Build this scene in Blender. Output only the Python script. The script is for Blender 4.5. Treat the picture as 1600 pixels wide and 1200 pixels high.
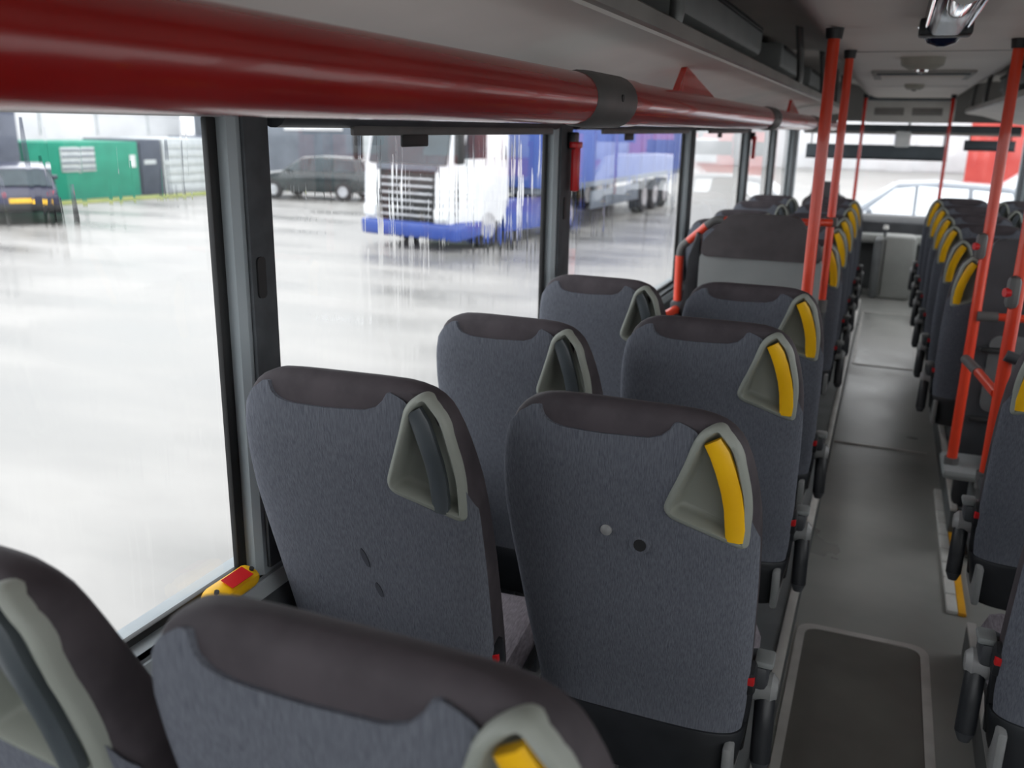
import bpy, bmesh, math, random
from mathutils import Vector, Matrix
random.seed(7)
scene = bpy.context.scene
for o in list(bpy.data.objects):
    bpy.data.objects.remove(o)
COL = scene.collection
PI = math.pi

# ------------------------------------------------------------------ camera
CAMZ = 1.75
r = Vector((0.924, 0.122, -0.362)); d = Vector((0.382, -0.250, 0.890)); g = Vector((-0.018, 0.961, 0.277))
d.normalize(); g = (g - d * g.dot(d)).normalized(); r = g.cross(d).normalized()
cx = Vector((r[0], d[0], -g[0])); cy = Vector((-r[1], -d[1], g[1])); cz = Vector((-r[2], -d[2], g[2]))
cam = bpy.data.cameras.new('camera')
cam.sensor_width = 36.0
cam.lens = 36.0 * 1400 / 1600
cam.clip_start = 0.02
cam.clip_end = 500
cam.dof.use_dof = True
cam.dof.focus_distance = 1.75
cam.dof.aperture_fstop = 4.0
camo = bpy.data.objects.new('camera', cam)
COL.objects.link(camo)
M4 = Matrix.Identity(4)
for i in range(3):
    M4[i][0] = cx[i]; M4[i][1] = cy[i]; M4[i][2] = cz[i]
M4[2][3] = CAMZ
camo.matrix_world = M4
scene.camera = camo

# ------------------------------------------------------------------ overcast sky, exposure
world = bpy.data.worlds.new('overcast_sky')
scene.world = world
world.use_nodes = True
wn = world.node_tree
bgn = wn.nodes['Background']
tcw = wn.nodes.new('ShaderNodeTexCoord')
nzw = wn.nodes.new('ShaderNodeTexNoise'); nzw.inputs['Scale'].default_value = 1.6; nzw.inputs['Detail'].default_value = 4
crw = wn.nodes.new('ShaderNodeValToRGB')
crw.color_ramp.elements[0].position = 0.3; crw.color_ramp.elements[0].color = (0.80, 0.85, 0.92, 1)
crw.color_ramp.elements[1].position = 0.7; crw.color_ramp.elements[1].color = (1.0, 1.0, 1.0, 1)
wn.links.new(tcw.outputs['Generated'], nzw.inputs['Vector'])
wn.links.new(nzw.outputs['Fac'], crw.inputs['Fac'])
wn.links.new(crw.outputs['Color'], bgn.inputs['Color'])
bgn.inputs['Strength'].default_value = 1.0
scene.view_settings.view_transform = 'Standard'
scene.view_settings.look = 'None'
scene.view_settings.exposure = 1.6
scene.view_settings.gamma = 1.0
scene.view_settings.use_curve_mapping = False

# ------------------------------------------------------------------ materials
def lin(c):
    out = []
    for v in c:
        v = v / 255.0
        out.append(v / 12.92 if v <= 0.04045 else ((v + 0.055) / 1.055) ** 2.4)
    return (out[0], out[1], out[2], 1.0)
MATS = {}
def mat(name, c1, c2=None, scale=8.0, rough=0.6, metal=0.0, stretch=None, bump=0.0, coat=0.0, spec=0.5, detail=4.0, lo=0.35, hi=0.65, rvar=0.0, rot=None):
    m = bpy.data.materials.new(name); m.use_nodes = True
    nt = m.node_tree; b = nt.nodes['Principled BSDF']
    b.inputs['Roughness'].default_value = rough
    b.inputs['Metallic'].default_value = metal
    b.inputs['Coat Weight'].default_value = coat
    b.inputs['Specular IOR Level'].default_value = spec
    if c2 is None:
        c2 = tuple(min(255, v * 1.06 + 2) for v in c1)
    tc = nt.nodes.new('ShaderNodeTexCoord')
    mp = nt.nodes.new('ShaderNodeMapping')
    if stretch: mp.inputs['Scale'].default_value = stretch
    if rot: mp.inputs['Rotation'].default_value = rot
    nz = nt.nodes.new('ShaderNodeTexNoise')
    nz.inputs['Scale'].default_value = scale
    nz.inputs['Detail'].default_value = detail
    cr = nt.nodes.new('ShaderNodeValToRGB')
    cr.color_ramp.elements[0].position = lo; cr.color_ramp.elements[0].color = lin(c1)
    cr.color_ramp.elements[1].position = hi; cr.color_ramp.elements[1].color = lin(c2)
    nt.links.new(tc.outputs['Object'], mp.inputs['Vector'])
    nt.links.new(mp.outputs['Vector'], nz.inputs['Vector'])
    nt.links.new(nz.outputs['Fac'], cr.inputs['Fac'])
    nt.links.new(cr.outputs['Color'], b.inputs['Base Color'])
    if bump:
        bp = nt.nodes.new('ShaderNodeBump'); bp.inputs['Strength'].default_value = bump; bp.inputs['Distance'].default_value = 0.004
        nt.links.new(nz.outputs['Fac'], bp.inputs['Height']); nt.links.new(bp.outputs['Normal'], b.inputs['Normal'])
    if rvar:
        mr = nt.nodes.new('ShaderNodeMapRange')
        mr.inputs['To Min'].default_value = max(0.02, rough - rvar); mr.inputs['To Max'].default_value = min(1, rough + rvar)
        mr.inputs['From Min'].default_value = 0.3; mr.inputs['From Max'].default_value = 0.7
        nt.links.new(nz.outputs['Fac'], mr.inputs['Value']); nt.links.new(mr.outputs['Result'], b.inputs['Roughness'])
    MATS[name] = m
    return m

mat('seat_fabric', (82, 85, 94), (112, 115, 123), scale=230, rough=0.95, stretch=(3.0, 1, 0.22), rot=(0, 0.5, 0), bump=0.25, spec=0.15, lo=0.3, hi=0.72)
mat('seat_leather', (58, 53, 57), (74, 68, 72), scale=14, rough=0.72, spec=0.3, bump=0.05)
mat('cushion_fabric', (112, 106, 112), (138, 132, 138), scale=70, rough=0.95, spec=0.15, stretch=(4, .6, 1))
mat('housing_plastic', (136, 140, 132), (146, 150, 142), scale=5, rough=0.5)
mat('yellow_plastic', (236, 178, 8), (246, 190, 20), scale=9, rough=0.4)
mat('grip_grey', (66, 72, 76), (78, 84, 88), scale=9, rough=0.38)
mat('black_plastic', (28, 30, 33), (38, 40, 44), scale=12, rough=0.42)
mat('dark_plastic', (56, 58, 62), (68, 70, 74), scale=8, rough=0.5)
mat('knob_grey', (120, 122, 122), (146, 146, 146), scale=8, rough=0.4)
mat('white_plastic', (215, 215, 210), (228, 228, 224), scale=8, rough=0.4)
mat('red_plastic', (190, 22, 28), (205, 32, 36), scale=8, rough=0.35)
mat('red_paint', (198, 34, 24), (212, 44, 30), scale=3, rough=0.22, coat=0.5)
mat('rail_red', (160, 18, 17), (176, 26, 22), scale=3, rough=0.25, coat=0.4)
mat('orange_red_paint', (222, 62, 36), (230, 74, 44), scale=3, rough=0.3, coat=0.3)
mat('joint_grey', (84, 84, 84), (96, 95, 94), scale=10, rough=0.55)
mat('pillar_grey', (146, 156, 160), (158, 166, 170), scale=4, rough=0.55)
mat('gasket_black', (22, 23, 24), (32, 33, 34), scale=12, rough=0.6)
mat('wall_dark', (62, 66, 70), (74, 78, 82), scale=20, rough=0.75)
mat('sill_grey', (150, 158, 162), (164, 170, 172), scale=6, rough=0.5)
mat('rack_cream', (212, 208, 203), (222, 218, 213), scale=2.5, rough=0.5)
mat('rack_edge', (150, 148, 145), (170, 168, 164), scale=3, rough=0.35)
mat('ceiling_panel', (212, 206, 200), (222, 216, 210), scale=1.5, rough=0.55)
mat('cove_grey', (150, 148, 145), (162, 160, 156), scale=2, rough=0.6)
mat('hanger_grey', (122, 124, 124), (136, 138, 138), scale=4, rough=0.35, metal=0.3)
mat('floor_vinyl', (146, 147, 142), (166, 166, 161), scale=2.2, rough=0.32, detail=5, rvar=0.06, bump=0.02)
mat('hatch_vinyl', (92, 90, 85), (112, 110, 104), scale=3.0, rough=0.42, detail=8, rvar=0.08)
mat('alu_trim', (190, 187, 182), (208, 205, 200), scale=8, rough=0.4, metal=0.1)
mat('step_white', (205, 205, 200), (220, 220, 215), scale=16, rough=0.55)
mat('step_yellow', (235, 168, 32), (245, 180, 44), scale=10, rough=0.5)
mat('podium_grey', (94, 97, 98), (108, 111, 112), scale=6, rough=0.6)
mat('board_grey', (128, 132, 132), (138, 142, 142), scale=4, rough=0.55)
mat('board_dark', (70, 66, 68), (80, 76, 78), scale=12, rough=0.8)
mat('cabinet_grey', (140, 142, 138), (152, 154, 150), scale=4, rough=0.5)
mat('dash_pale', (176, 178, 174), (190, 192, 188), scale=4, rough=0.55)
mat('navy_gloss', (14, 24, 50), (22, 36, 66), scale=4, rough=0.2, coat=0.0, spec=0.2)
mat('chrome', (225, 228, 230), (240, 242, 244), scale=4, rough=0.08, metal=1.0)
mat('beige_plastic', (150, 148, 138), (160, 158, 148), scale=6, rough=0.5)
mat('display_white', (196, 196, 192), (206, 206, 202), scale=4, rough=0.5)
mat('display_grey', (120, 118, 116), (130, 128, 126), scale=8, rough=0.4)
mat('visor_dark', (70, 78, 84), (84, 92, 98), scale=4, rough=0.6)
# outside
mat('wet_asphalt', (118, 116, 112), (154, 151, 147), scale=0.35, rough=0.42, detail=10, rvar=0.16, stretch=(1, 2.2, 1), spec=0.6)
mat('grass_verge', (112, 128, 64), (150, 150, 92), scale=3, rough=0.95, detail=8)
mat('green_wall', (20, 128, 104), (28, 140, 114), scale=2, rough=0.7)
mat('door_slate', (56, 64, 78), (66, 74, 88), scale=3, rough=0.6)
mat('garage_grey', (176, 182, 184), (190, 195, 196), scale=4, rough=0.7)
mat('facade_white', (206, 208, 210), (222, 224, 226), scale=0.6, rough=0.8)
mat('facade_slate', (92, 100, 110), (108, 116, 126), scale=1, rough=0.8)
mat('facade_mint', (170, 206, 178), (186, 218, 190), scale=1, rough=0.8)
mat('facade_red', (190, 70, 64), (206, 86, 78), scale=1, rough=0.8)
mat('lorry_slate', (70, 76, 92), (86, 92, 108), scale=2, rough=0.6)
mat('orange_panel', (226, 110, 60), (236, 126, 76), scale=2, rough=0.7)
mat('cargo_tan', (170, 140, 80), (190, 160, 100), scale=3, rough=0.9)
mat('truck_white', (222, 224, 228), (236, 238, 240), scale=2, rough=0.3, coat=0.4)
mat('truck_blue', (34, 62, 140), (44, 76, 158), scale=2, rough=0.3, coat=0.4)
mat('curtain_blue', (62, 88, 160), (78, 104, 174), scale=1.2, rough=0.6, stretch=(1, 2, .3))
mat('tyre', (30, 30, 32), (42, 42, 44), scale=12, rough=0.8)
mat('wheel_rim', (170, 172, 176), (200, 202, 206), scale=6, rough=0.35, metal=0.6)
mat('car_black', (30, 40, 42), (40, 52, 54), scale=2, rough=0.2, coat=0.6)
mat('car_navy', (34, 36, 62), (44, 46, 76), scale=2, rough=0.2, coat=0.6)
mat('car_white', (218, 220, 224), (232, 234, 236), scale=2, rough=0.25, coat=0.6)
mat('car_silver', (104, 110, 118), (118, 124, 132), scale=2, rough=0.25, coat=0.5, metal=0.2)
mat('car_glass', (36, 48, 54), (58, 72, 78), scale=1.4, rough=0.08)
mat('plate_yellow', (232, 180, 40), (240, 190, 56), scale=10, rough=0.5)
mat('tail_red', (190, 30, 50), (210, 50, 66), scale=10, rough=0.3)
mat('car_glass_painted_sky', (226, 230, 234), (236, 240, 242), scale=1.4, rough=0.1)  # whitish base colour stands in for bright sky reflected in the glass
mat('scuff', (60, 62, 70), (70, 72, 80), scale=30, rough=.95)
mat('lamp_clear', (220, 224, 226), (236, 238, 238), scale=6, rough=0.15)

# window glass: clear face-on, mirror-like at a glancing angle
def glass_mat(name, tint, gain=1.0):
    m = bpy.data.materials.new(name); m.use_nodes = True
    nt = m.node_tree
    for n in list(nt.nodes): nt.nodes.remove(n)
    out = nt.nodes.new('ShaderNodeOutputMaterial')
    tr = nt.nodes.new('ShaderNodeBsdfTransparent'); tr.inputs['Color'].default_value = tint
    gl = nt.nodes.new('ShaderNodeBsdfGlossy'); gl.inputs['Roughness'].default_value = 0.02
    lw = nt.nodes.new('ShaderNodeLayerWeight'); lw.inputs['Blend'].default_value = 0.5
    pw = nt.nodes.new('ShaderNodeMath'); pw.operation = 'POWER'; pw.inputs[1].default_value = 5.0
    ml = nt.nodes.new('ShaderNodeMath'); ml.operation = 'MULTIPLY_ADD'; ml.inputs[1].default_value = 0.9 * gain; ml.inputs[2].default_value = 0.04 * gain
    mx = nt.nodes.new('ShaderNodeMixShader')
    nt.links.new(lw.outputs['Facing'], pw.inputs[0]); nt.links.new(pw.outputs[0], ml.inputs[0]); nt.links.new(ml.outputs[0], mx.inputs['Fac'])
    nt.links.new(tr.outputs[0], mx.inputs[1]); nt.links.new(gl.outputs[0], mx.inputs[2])
    nt.links.new(mx.outputs[0], out.inputs['Surface'])
    MATS[name] = m
glass_mat('wet_glass', (0.985, 0.99, 0.985, 1))
glass_mat('clear_glass', (0.985, 0.99, 0.985, 1))
# rivulets of rain water running down the panes
def water_mat():
    m = bpy.data.materials.new('rain_water'); m.use_nodes = True
    nt = m.node_tree
    for n in list(nt.nodes): nt.nodes.remove(n)
    out = nt.nodes.new('ShaderNodeOutputMaterial')
    rf = nt.nodes.new('ShaderNodeBsdfRefraction'); rf.inputs['IOR'].default_value = 1.018; rf.inputs['Roughness'].default_value = 0.05
    tr = nt.nodes.new('ShaderNodeBsdfTransparent')
    tc = nt.nodes.new('ShaderNodeTexCoord'); nz = nt.nodes.new('ShaderNodeTexNoise'); nz.inputs['Scale'].default_value = 9
    mr = nt.nodes.new('ShaderNodeMapRange'); mr.inputs['From Min'].default_value = .35; mr.inputs['From Max'].default_value = .6; mr.inputs['To Min'].default_value = .1; mr.inputs['To Max'].default_value = .9
    mx = nt.nodes.new('ShaderNodeMixShader')
    nt.links.new(tc.outputs['Object'], nz.inputs['Vector']); nt.links.new(nz.outputs['Fac'], mr.inputs['Value']); nt.links.new(mr.outputs['Result'], mx.inputs['Fac'])
    nt.links.new(tr.outputs[0], mx.inputs[1]); nt.links.new(rf.outputs[0], mx.inputs[2])
    nt.links.new(mx.outputs[0], out.inputs['Surface'])
    MATS['rain_water'] = m
water_mat()

# ------------------------------------------------------------------ mesh helpers
def finish(name, bm, m, parent=None, smooth=True, ang=0.7, recalc=True):
    if recalc: bmesh.ops.recalc_face_normals(bm, faces=bm.faces)
    me = bpy.data.meshes.new(name)
    if smooth:
        for f in bm.faces: f.smooth = True
        for e in bm.edges:
            if len(e.link_faces) == 2 and e.calc_face_angle(0) > ang: e.smooth = False
    bm.to_mesh(me); bm.free()
    me.materials.append(MATS[m] if isinstance(m, str) else m)
    o = bpy.data.objects.new(name, me); COL.objects.link(o)
    if parent: o.parent = parent
    return o
def empty(name, loc=(0, 0, 0), rz=0.0):
    o = bpy.data.objects.new(name, None); COL.objects.link(o)
    o.location = loc; o.rotation_euler = (0, 0, rz); o.empty_display_size = 0.1
    return o
def tag(o, label, cat, group=None):
    o['label'] = label; o['category'] = cat
    if group: o['group'] = group
    return o
def struct(o, label=None):
    o['kind'] = 'structure'
    if label: o['label'] = label
    return o
def box(bm, c, s, bev=0.0, rot=None, seg=2):
    t = bmesh.new()
    bmesh.ops.create_cube(t, size=1.0)
    bmesh.ops.scale(t, vec=s, verts=t.verts)
    if bev > 0:
        bmesh.ops.bevel(t, geom=list(t.edges), offset=min(bev, min(s) * 0.49), segments=seg, profile=0.5, affect='EDGES')
    if rot is not None: bmesh.ops.transform(t, matrix=rot.to_4x4(), verts=t.verts)
    bmesh.ops.translate(t, vec=c, verts=t.verts)
    join(bm, t)
def join(bm, t):
    mp = {}
    for v in t.verts: mp[v] = bm.verts.new(v.co)
    for f in t.faces:
        try: bm.faces.new([mp[v] for v in f.verts])
        except ValueError: pass
    t.free()
def B(c, s, bev=0.0, rot=None):
    bm = bmesh.new(); box(bm, c, s, bev, rot); return bm
def smooth_path(pts, rad=0.08, n=6):
    pts = [Vector(p) for p in pts]
    out = [pts[0]]
    for i in range(1, len(pts) - 1):
        a, b, c = pts[i - 1], pts[i], pts[i + 1]
        u = (a - b); v = (c - b)
        k = min(rad, u.length * .45, v.length * .45)
        p0 = b + u.normalized() * k; p1 = b + v.normalized() * k
        for j in range(n + 1):
            t = j / n
            out.append(p0 * (1 - t) ** 2 + b * 2 * t * (1 - t) + p1 * t * t)
    out.append(pts[-1])
    return out
def tube(bm, pts, rad, n=14, cap=True):
    pts = [Vector(p) for p in pts]
    rads = rad if isinstance(rad, (list, tuple)) else [rad] * len(pts)
    rings = []
    up = None
    for i, p in enumerate(pts):
        a = pts[max(i - 1, 0)]; b = pts[min(i + 1, len(pts) - 1)]
        t = (b - a).normalized()
        if up is None:
            up = Vector((0, 0, 1)) if abs(t.z) < .9 else Vector((1, 0, 0))
        x = up.cross(t)
        if x.length < 1e-4: x = Vector((1, 0, 0)).cross(t)
        x.normalize(); y = t.cross(x); up = y
        rings.append([bm.verts.new(p + (x * math.cos(2 * PI * k / n) + y * math.sin(2 * PI * k / n)) * rads[i]) for k in range(n)])
    for i in range(len(rings) - 1):
        for k in range(n):
            bm.faces.new([rings[i][k], rings[i][(k + 1) % n], rings[i + 1][(k + 1) % n], rings[i + 1][k]])
    if cap:
        bm.faces.new(rings[0][::-1]); bm.faces.new(rings[-1])
    return bm
def T(pts, rad, n=14):
    return tube(bmesh.new(), pts, rad, n)
def prism(bm, poly, axis, a, b):
    # poly of 2D points extruded along axis ('x','y','z') from a to b
    def P(u, v, w):
        return {'x': (w, u, v), 'y': (u, w, v), 'z': (u, v, w)}[axis]
    A = [bm.verts.new(P(u, v, a)) for u, v in poly]; Bv = [bm.verts.new(P(u, v, b)) for u, v in poly]
    n = len(poly)
    bm.faces.new(A[::-1]); bm.faces.new(Bv)
    for i in range(n): bm.faces.new([A[i], A[(i + 1) % n], Bv[(i + 1) % n], Bv[i]])
    return bm
def PR(poly, axis, a, b, bev=0.0):
    bm = prism(bmesh.new(), poly, axis, a, b)
    if bev: bmesh.ops.bevel(bm, geom=list(bm.edges), offset=bev, segments=2, profile=.5, affect='EDGES')
    return bm
def round_poly(pts, rad, n=6):
    pts = [Vector((p[0], p[1])) for p in pts]; out = []; N = len(pts)
    for i in range(N):
        a, b, c = pts[i - 1], pts[i], pts[(i + 1) % N]
        u = a - b; v = c - b
        rr = rad[i] if isinstance(rad, (list, tuple)) else rad
        k = min(rr, u.length * .45, v.length * .45)
        p0 = b + u.normalized() * k; p1 = b + v.normalized() * k
        for j in range(n + 1):
            t = j / n
            q = p0 * (1 - t) ** 2 + b * 2 * t * (1 - t) + p1 * t * t
            out.append((q.x, q.y))
    return out
def copy_tree(o, parent=None):
    c = o.copy(); COL.objects.link(c); c.parent = parent
    for ch in list(o.children): copy_tree(ch, c)
    return c
def interp(tab, v):
    if v <= tab[0][0]: return tab[0][1]
    for (a, x), (b, y) in zip(tab, tab[1:]):
        if v <= b:
            t = (v - a) / (b - a); return x + (y - x) * t
    return tab[-1][1]

# ------------------------------------------------------------------ bus shell
XL, XR = -1.15, 1.39          # glass planes
Y0, Y1 = -0.75, 11.6          # rear wall / windscreen
SILL, WTOP = 0.853, 1.755
CEIL = 2.095
PLAT = 0.12
struct(finish('floor', B((0.12, (Y0 + Y1) / 2, -0.03), (2.7, Y1 - Y0, 0.06)), 'floor_vinyl', smooth=False), 'grey vinyl floor of the aisle')
# raised seat platforms with a pale metal nosing
def platform(n, x0, x1, ya, yb, h, edge):
    o = struct(finish('trim_%d' % n, B(((x0 + x1) / 2, (ya + yb) / 2, h / 2), (x1 - x0, yb - ya, h), 0.008), 'podium_grey'), 'low grey platform carrying the seats')
    finish('nosing', B((edge, (ya + yb) / 2, h + 0.004), (0.03, yb - ya, 0.014), 0.004), 'alu_trim', o)
    return o
platform(1, XL, -0.125, Y0, 9.6, PLAT, -0.14)
platform(2, 0.43, XR, Y0, 3.15, PLAT, 0.445)
platform(3, 0.43, XR, 4.2, 9.6, PLAT, 0.445)

pill_L = [(-0.75, -0.62), (1.354, 1.447), (3.095, 3.24), (5.40, 5.52), (7.66, 7.80), (9.45, 9.62), (11.35, 11.6)]
def side(sgn, X, wname, start):
    s = sgn  # outward direction
    inner = X - s * 0.045
    # lower wall: dark profiled panel with a pale ledge
    prof = [(X + s * .05, -0.05), (X + s * .05, SILL - 0.012), (inner + s * 0.0, SILL - 0.012), (inner - s * .012, SILL - 0.05),
            (inner - s * 0.012, 0.5), (inner - s * .03, 0.2), (inner - s * .03, 0.0), (X, -0.05)]
    w = struct(finish('wall_' + wname, PR(prof, 'y', Y0, Y1), 'wall_dark'), 'dark grey lower side wall under the windows')
    led = [(X + s * .05, SILL - 0.012), (X + s * .05, SILL), (X + s * .004, SILL), (inner - s * .006, SILL - 0.02), (inner - s * .016, SILL - 0.05), (inner - s * .012, SILL - 0.05), (inner, SILL - .012)]
    finish('ledge', PR(led, 'y', Y0, Y1), 'sill_grey', w)
    hd = [(X + s * .05, WTOP), (X + s * .05, 2.3), (inner, 2.3), (inner, 1.84), (inner + s * .02, WTOP)]
    finish('header', PR(hd, 'y', Y0, Y1), 'pillar_grey', w)
    n = start
    for i, (a, b) in enumerate(pill_L):
        poly = [(X + s * .003, a), (X + s * .003, b), (inner + s * .01, b), (inner, b - .01), (inner, a + .012), (inner + s * .012, a)]
        p = struct(finish('trim_%d' % n, PR(poly, 'z', SILL - .03, 1.84), 'pillar_grey', ang=0.4), 'grey window pillar'); n += 1
        cv = finish('shaded_face_panel', B((inner - s * .004, (a + b) / 2 + .012, (SILL + 1.84) / 2), (.01, b - a - .02, 1.84 - SILL), .003), 'wall_dark', p)  # added dark sheet: paints the shade on the pillar's inner face
        finish('gasket', B((X - s * .004, a - .012, (SILL + WTOP) / 2), (.014, .026, WTOP - SILL), .003), 'gasket_black', p)
        finish('gasket', B((X - s * .004, b + .010, (SILL + WTOP) / 2), (.014, .022, WTOP - SILL), .003), 'gasket_black', p)
        if i in (1, 2):
            finish('screw_cap', PR(round_poly([((a + b) / 2 - .012, 1.42), ((a + b) / 2 + .012, 1.42), ((a + b) / 2 + .012, 1.5), ((a + b) / 2 - .012, 1.5)], .012), 'x', inner - s * .009, inner - s * .013), 'gasket_black', p)
    return n
def sheet_x(X, a, b, z0, z1, nx):
    bm = bmesh.new()
    v = [bm.verts.new(p) for p in ((X, a, z0), (X, b, z0), (X, b, z1), (X, a, z1))]
    bm.faces.new(v if nx > 0 else v[::-1])
    return bm
def rivulets(X, a, b, count):
    # thin curved ribbons of water on the outer face of the pane
    bm = bmesh.new()
    for k in range(count):
        y = random.uniform(a + .02, b - .02); w = random.choice((.002, .003, .0035, .005, .007))
        z1 = random.uniform(SILL + .2, WTOP); L = random.uniform(.08, .5); z0 = max(SILL + .01, z1 - L)
        n = max(3, int((z1 - z0) / .05)); ph = random.uniform(0, 6); prev = None
        for i in range(n + 1):
            t = i / n; z = z1 + (z0 - z1) * t
            yy = y + .0025 * math.sin(ph + z * 30) ; ww = w * math.sin(PI * (.08 + .86 * t)) ** .5
            row = [bm.verts.new((X - .004 + .14 * ww * (1 - q * q), yy + q * ww, z)) for q in (-1, 0, 1)]
            if prev:
                for j in (0, 1):
                    bm.faces.new([prev[j], row[j], row[j + 1], prev[j + 1]])
            prev = row
    return bm
nt_ = side(-1, XL, 'left', 4)
nt_ = side(1, XR, 'right', nt_)
wi = 1
for X, s in ((XL, -1), (XR, 1)):
    for (a, b), (c, e) in zip(pill_L, pill_L[1:]):
        o = finish('window_%d' % wi, sheet_x(X, b - .01, c + .01, SILL - .01, WTOP + .01, -s), 'wet_glass', smooth=False, recalc=False)
        struct(o, 'rain-streaked side window pane'); wi += 1
        if X == XL and c < 6:
            finish('rain_rivulets', rivulets(X, b, c, 420 if c < 3.5 else 260), 'rain_water', o, recalc=False)['kind'] = 'stuff'
        finish('bottom_gasket', B((X - s * .004, (b + c) / 2, SILL + .006), (.014, c - b, .016), .003), 'gasket_black', o)
# rear wall with a window, front bulkhead and windscreen
def sheet_y(Y, x0, x1, z0, z1):
    bm = bmesh.new()
    bm.faces.new([bm.verts.new(p) for p in ((x0, Y, z0), (x1, Y, z0), (x1, Y, z1), (x0, Y, z1))])
    return bm
rw = struct(finish('wall_rear', B((.12, Y0 - .03, .45), (2.7, .06, 1.0)), 'wall_dark'))
finish('rear_header', B((.12, Y0 - .03, 2.05), (2.7, .06, .6)), 'pillar_grey', rw)
struct(finish('window_%d' % wi, sheet_y(Y0 - .03, -1.2, 1.45, .94, 1.76), 'clear_glass', smooth=False), 'rear window pane'); wi += 1
fw = struct(finish('wall_front', B((.12, Y1 + .03, .35), (2.7, .06, .85)), 'wall_dark'), 'front bulkhead under the windscreen')
finish('front_header', B((.12, Y1 + .03, 2.09), (2.7, .06, .45)), 'cove_grey', fw)
struct(finish('window_%d' % wi, sheet_y(Y1 + .03, -1.2, 1.45, .77, 1.88), 'clear_glass', smooth=False), 'wide windscreen at the front of the bus'); wi += 1
for x in (XL + .02, XR - .02):
    struct(finish('trim_%d' % nt_, B((x, Y1, 1.35), (.12, .14, 1.2), .03), 'pillar_grey'), 'windscreen pillar'); nt_ += 1

# ceiling: low centre panel, dark coves rising above the racks
prof = [(-1.25, 2.30), (-.62, 2.30), (-.46, 2.26), (-.34, 2.15), (-.27, 2.105), (-.22, CEIL), (.46, CEIL), (.51, 2.105), (.58, 2.15), (.70, 2.26), (.86, 2.30), (1.5, 2.30), (1.5, 2.36), (-1.25, 2.36)]
ce = struct(finish('ceiling', PR(prof, 'y', Y0, Y1), 'ceiling_panel'), 'pale grey curved bus ceiling')
for y in (1.2, 4.55, 7.9):
    finish('ceiling_seam', B((.12, y, CEIL - .001), (.68, .008, .004)), 'cove_grey', ce)

# ------------------------------------------------------------------ luggage racks
def rack(name, s, xe, xw, ya, yb, label, hang, panels):
    # s = outward direction, xe = aisle edge, xw = wall
    root = tag(empty(name, (xe, ya, 1.97)), label, 'luggage rack')
    def P(pts): return [(xe + s * u - xe, z - 1.97) for u, z in pts]
    W = abs(xw - xe)
    under = [(0.0, 1.965), (0.012, 1.945), (0.06, 1.937), (0.16, 1.925), (0.34, 1.875), (0.5, 1.842), (W, 1.835), (W, 1.86), (0.5, 1.868), (0.34, 1.9), (0.16, 1.952), (0.06, 1.965)]
    finish('rack_underside', PR(P(under), 'y', 0, yb - ya), 'rack_cream', root)
    edge = [(-0.004, 1.955), (0.002, 1.99), (0.022, 2.002), (0.045, 1.995), (0.05, 1.965), (0.012, 1.95)]
    finish('rack_edge', PR(P(edge), 'y', -.01, yb - ya + .012), 'rack_edge', root)
    for y in hang:
        y -= ya
        pts = [(s * .03, y, -.01), (s * .016, y, .05), (s * .022, y, .14), (s * .05, y, .34)]
        bm = T(smooth_path(pts, .05), .019, 12)
        finish('hanger', bm, 'hanger_grey', root)
    # service panels with slots in the space above the rack
    for y0_, y1_ in panels:
        y0_ -= ya; y1_ -= ya
        sp = finish('service_panel', B((s * .37, (y0_ + y1_) / 2, .215), (.36, y1_ - y0_, .15), .03), 'board_grey', root)
        finish('vent_slot', B((s * .20, (y0_ + y1_) / 2, .262), (.04, y1_ - y0_ - .1, .022), .006), 'gasket_black', sp)
    return root
rack('luggage_rack', -1, -.50, XL + .04, Y0 + .02, 7.15, 'long pale luggage rack above the left windows, over the red handrail', (.4, 2.27, 5.3, 6.95), ((.2, 1.9), (3.1, 5.0), (5.9, 7.0)))
rack('luggage_rack', -1, -.52, XL + .04, 7.6, 10.6, 'short pale luggage rack far forward on the left, past the red poles', (8.0, 9.0, 10.0), ((8.2, 10.2),))
rack('luggage_rack', 1, .62, XR - .04, Y0 + .02, 10.6, 'pale luggage rack above the right-hand windows', (1.0, 2.6, 4.2, 5.6, 7.0, 8.6, 10.1), ((1.2, 3.2), (4.6, 6.6), (7.4, 9.6)))

# ------------------------------------------------------------------ red handrail under the left rack
RX, RZ, RR = -.62, 1.806, .052
hr = tag(empty('handrail', (RX, -.6, RZ)), 'thick red handrail with grey joints under the left luggage rack', 'handrail')
segs = [(0.0, 2.49), (2.80, 5.45), (5.95, 8.2), (8.6, 10.9)]
for a, b in segs:
    pts = [(0, a + (b - a) * k / 6, 0) for k in range(7)]
    finish('rail_tube', T(pts, RR, 24), 'rail_red', hr)
for a, b in zip(segs, segs[1:]):
    y0, y1 = a[1] - .06, b[0] + .02
    L = min(y1 - y0, .36)
    j = finish('rail_joint', tube(bmesh.new(), [(0, y0, 0), (0, y0 + .01, 0), (0, y0 + .06, 0), (0, y0 + L * .8, 0), (0, y0 + L * .8 + .01, 0)], [RR * 1.01, RR * 1.08, RR * 1.12, RR * 1.12, RR * 1.08], 24), 'joint_grey', hr)
    finish('collar', T([(0, y0 + L * .8, 0), (0, b[0] + .05, 0)], RR * 1.06, 24), 'rail_red', j)
    finish('screw_hole', T([(RR * 1.08, y0 + L * .45, .005), (RR * 1.15, y0 + L * .45, .005)], .008, 10), 'gasket_black', j)
for y in (3.5, 6.6, 9.2):
    poly = [(y - .14, .02), (y - .08, .095), (y + .06, .115), (y + .62, .03), (y + .6, 0.0), (y - .1, 0.0)]
    poly = [(y - .16, .03), (y - .02, .125), (y + .58, .035), (y + .58, .015), (y - .16, .015)]
    finish('gusset', PR(poly, 'x', -.012, .006), 'red_paint', hr)

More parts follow.
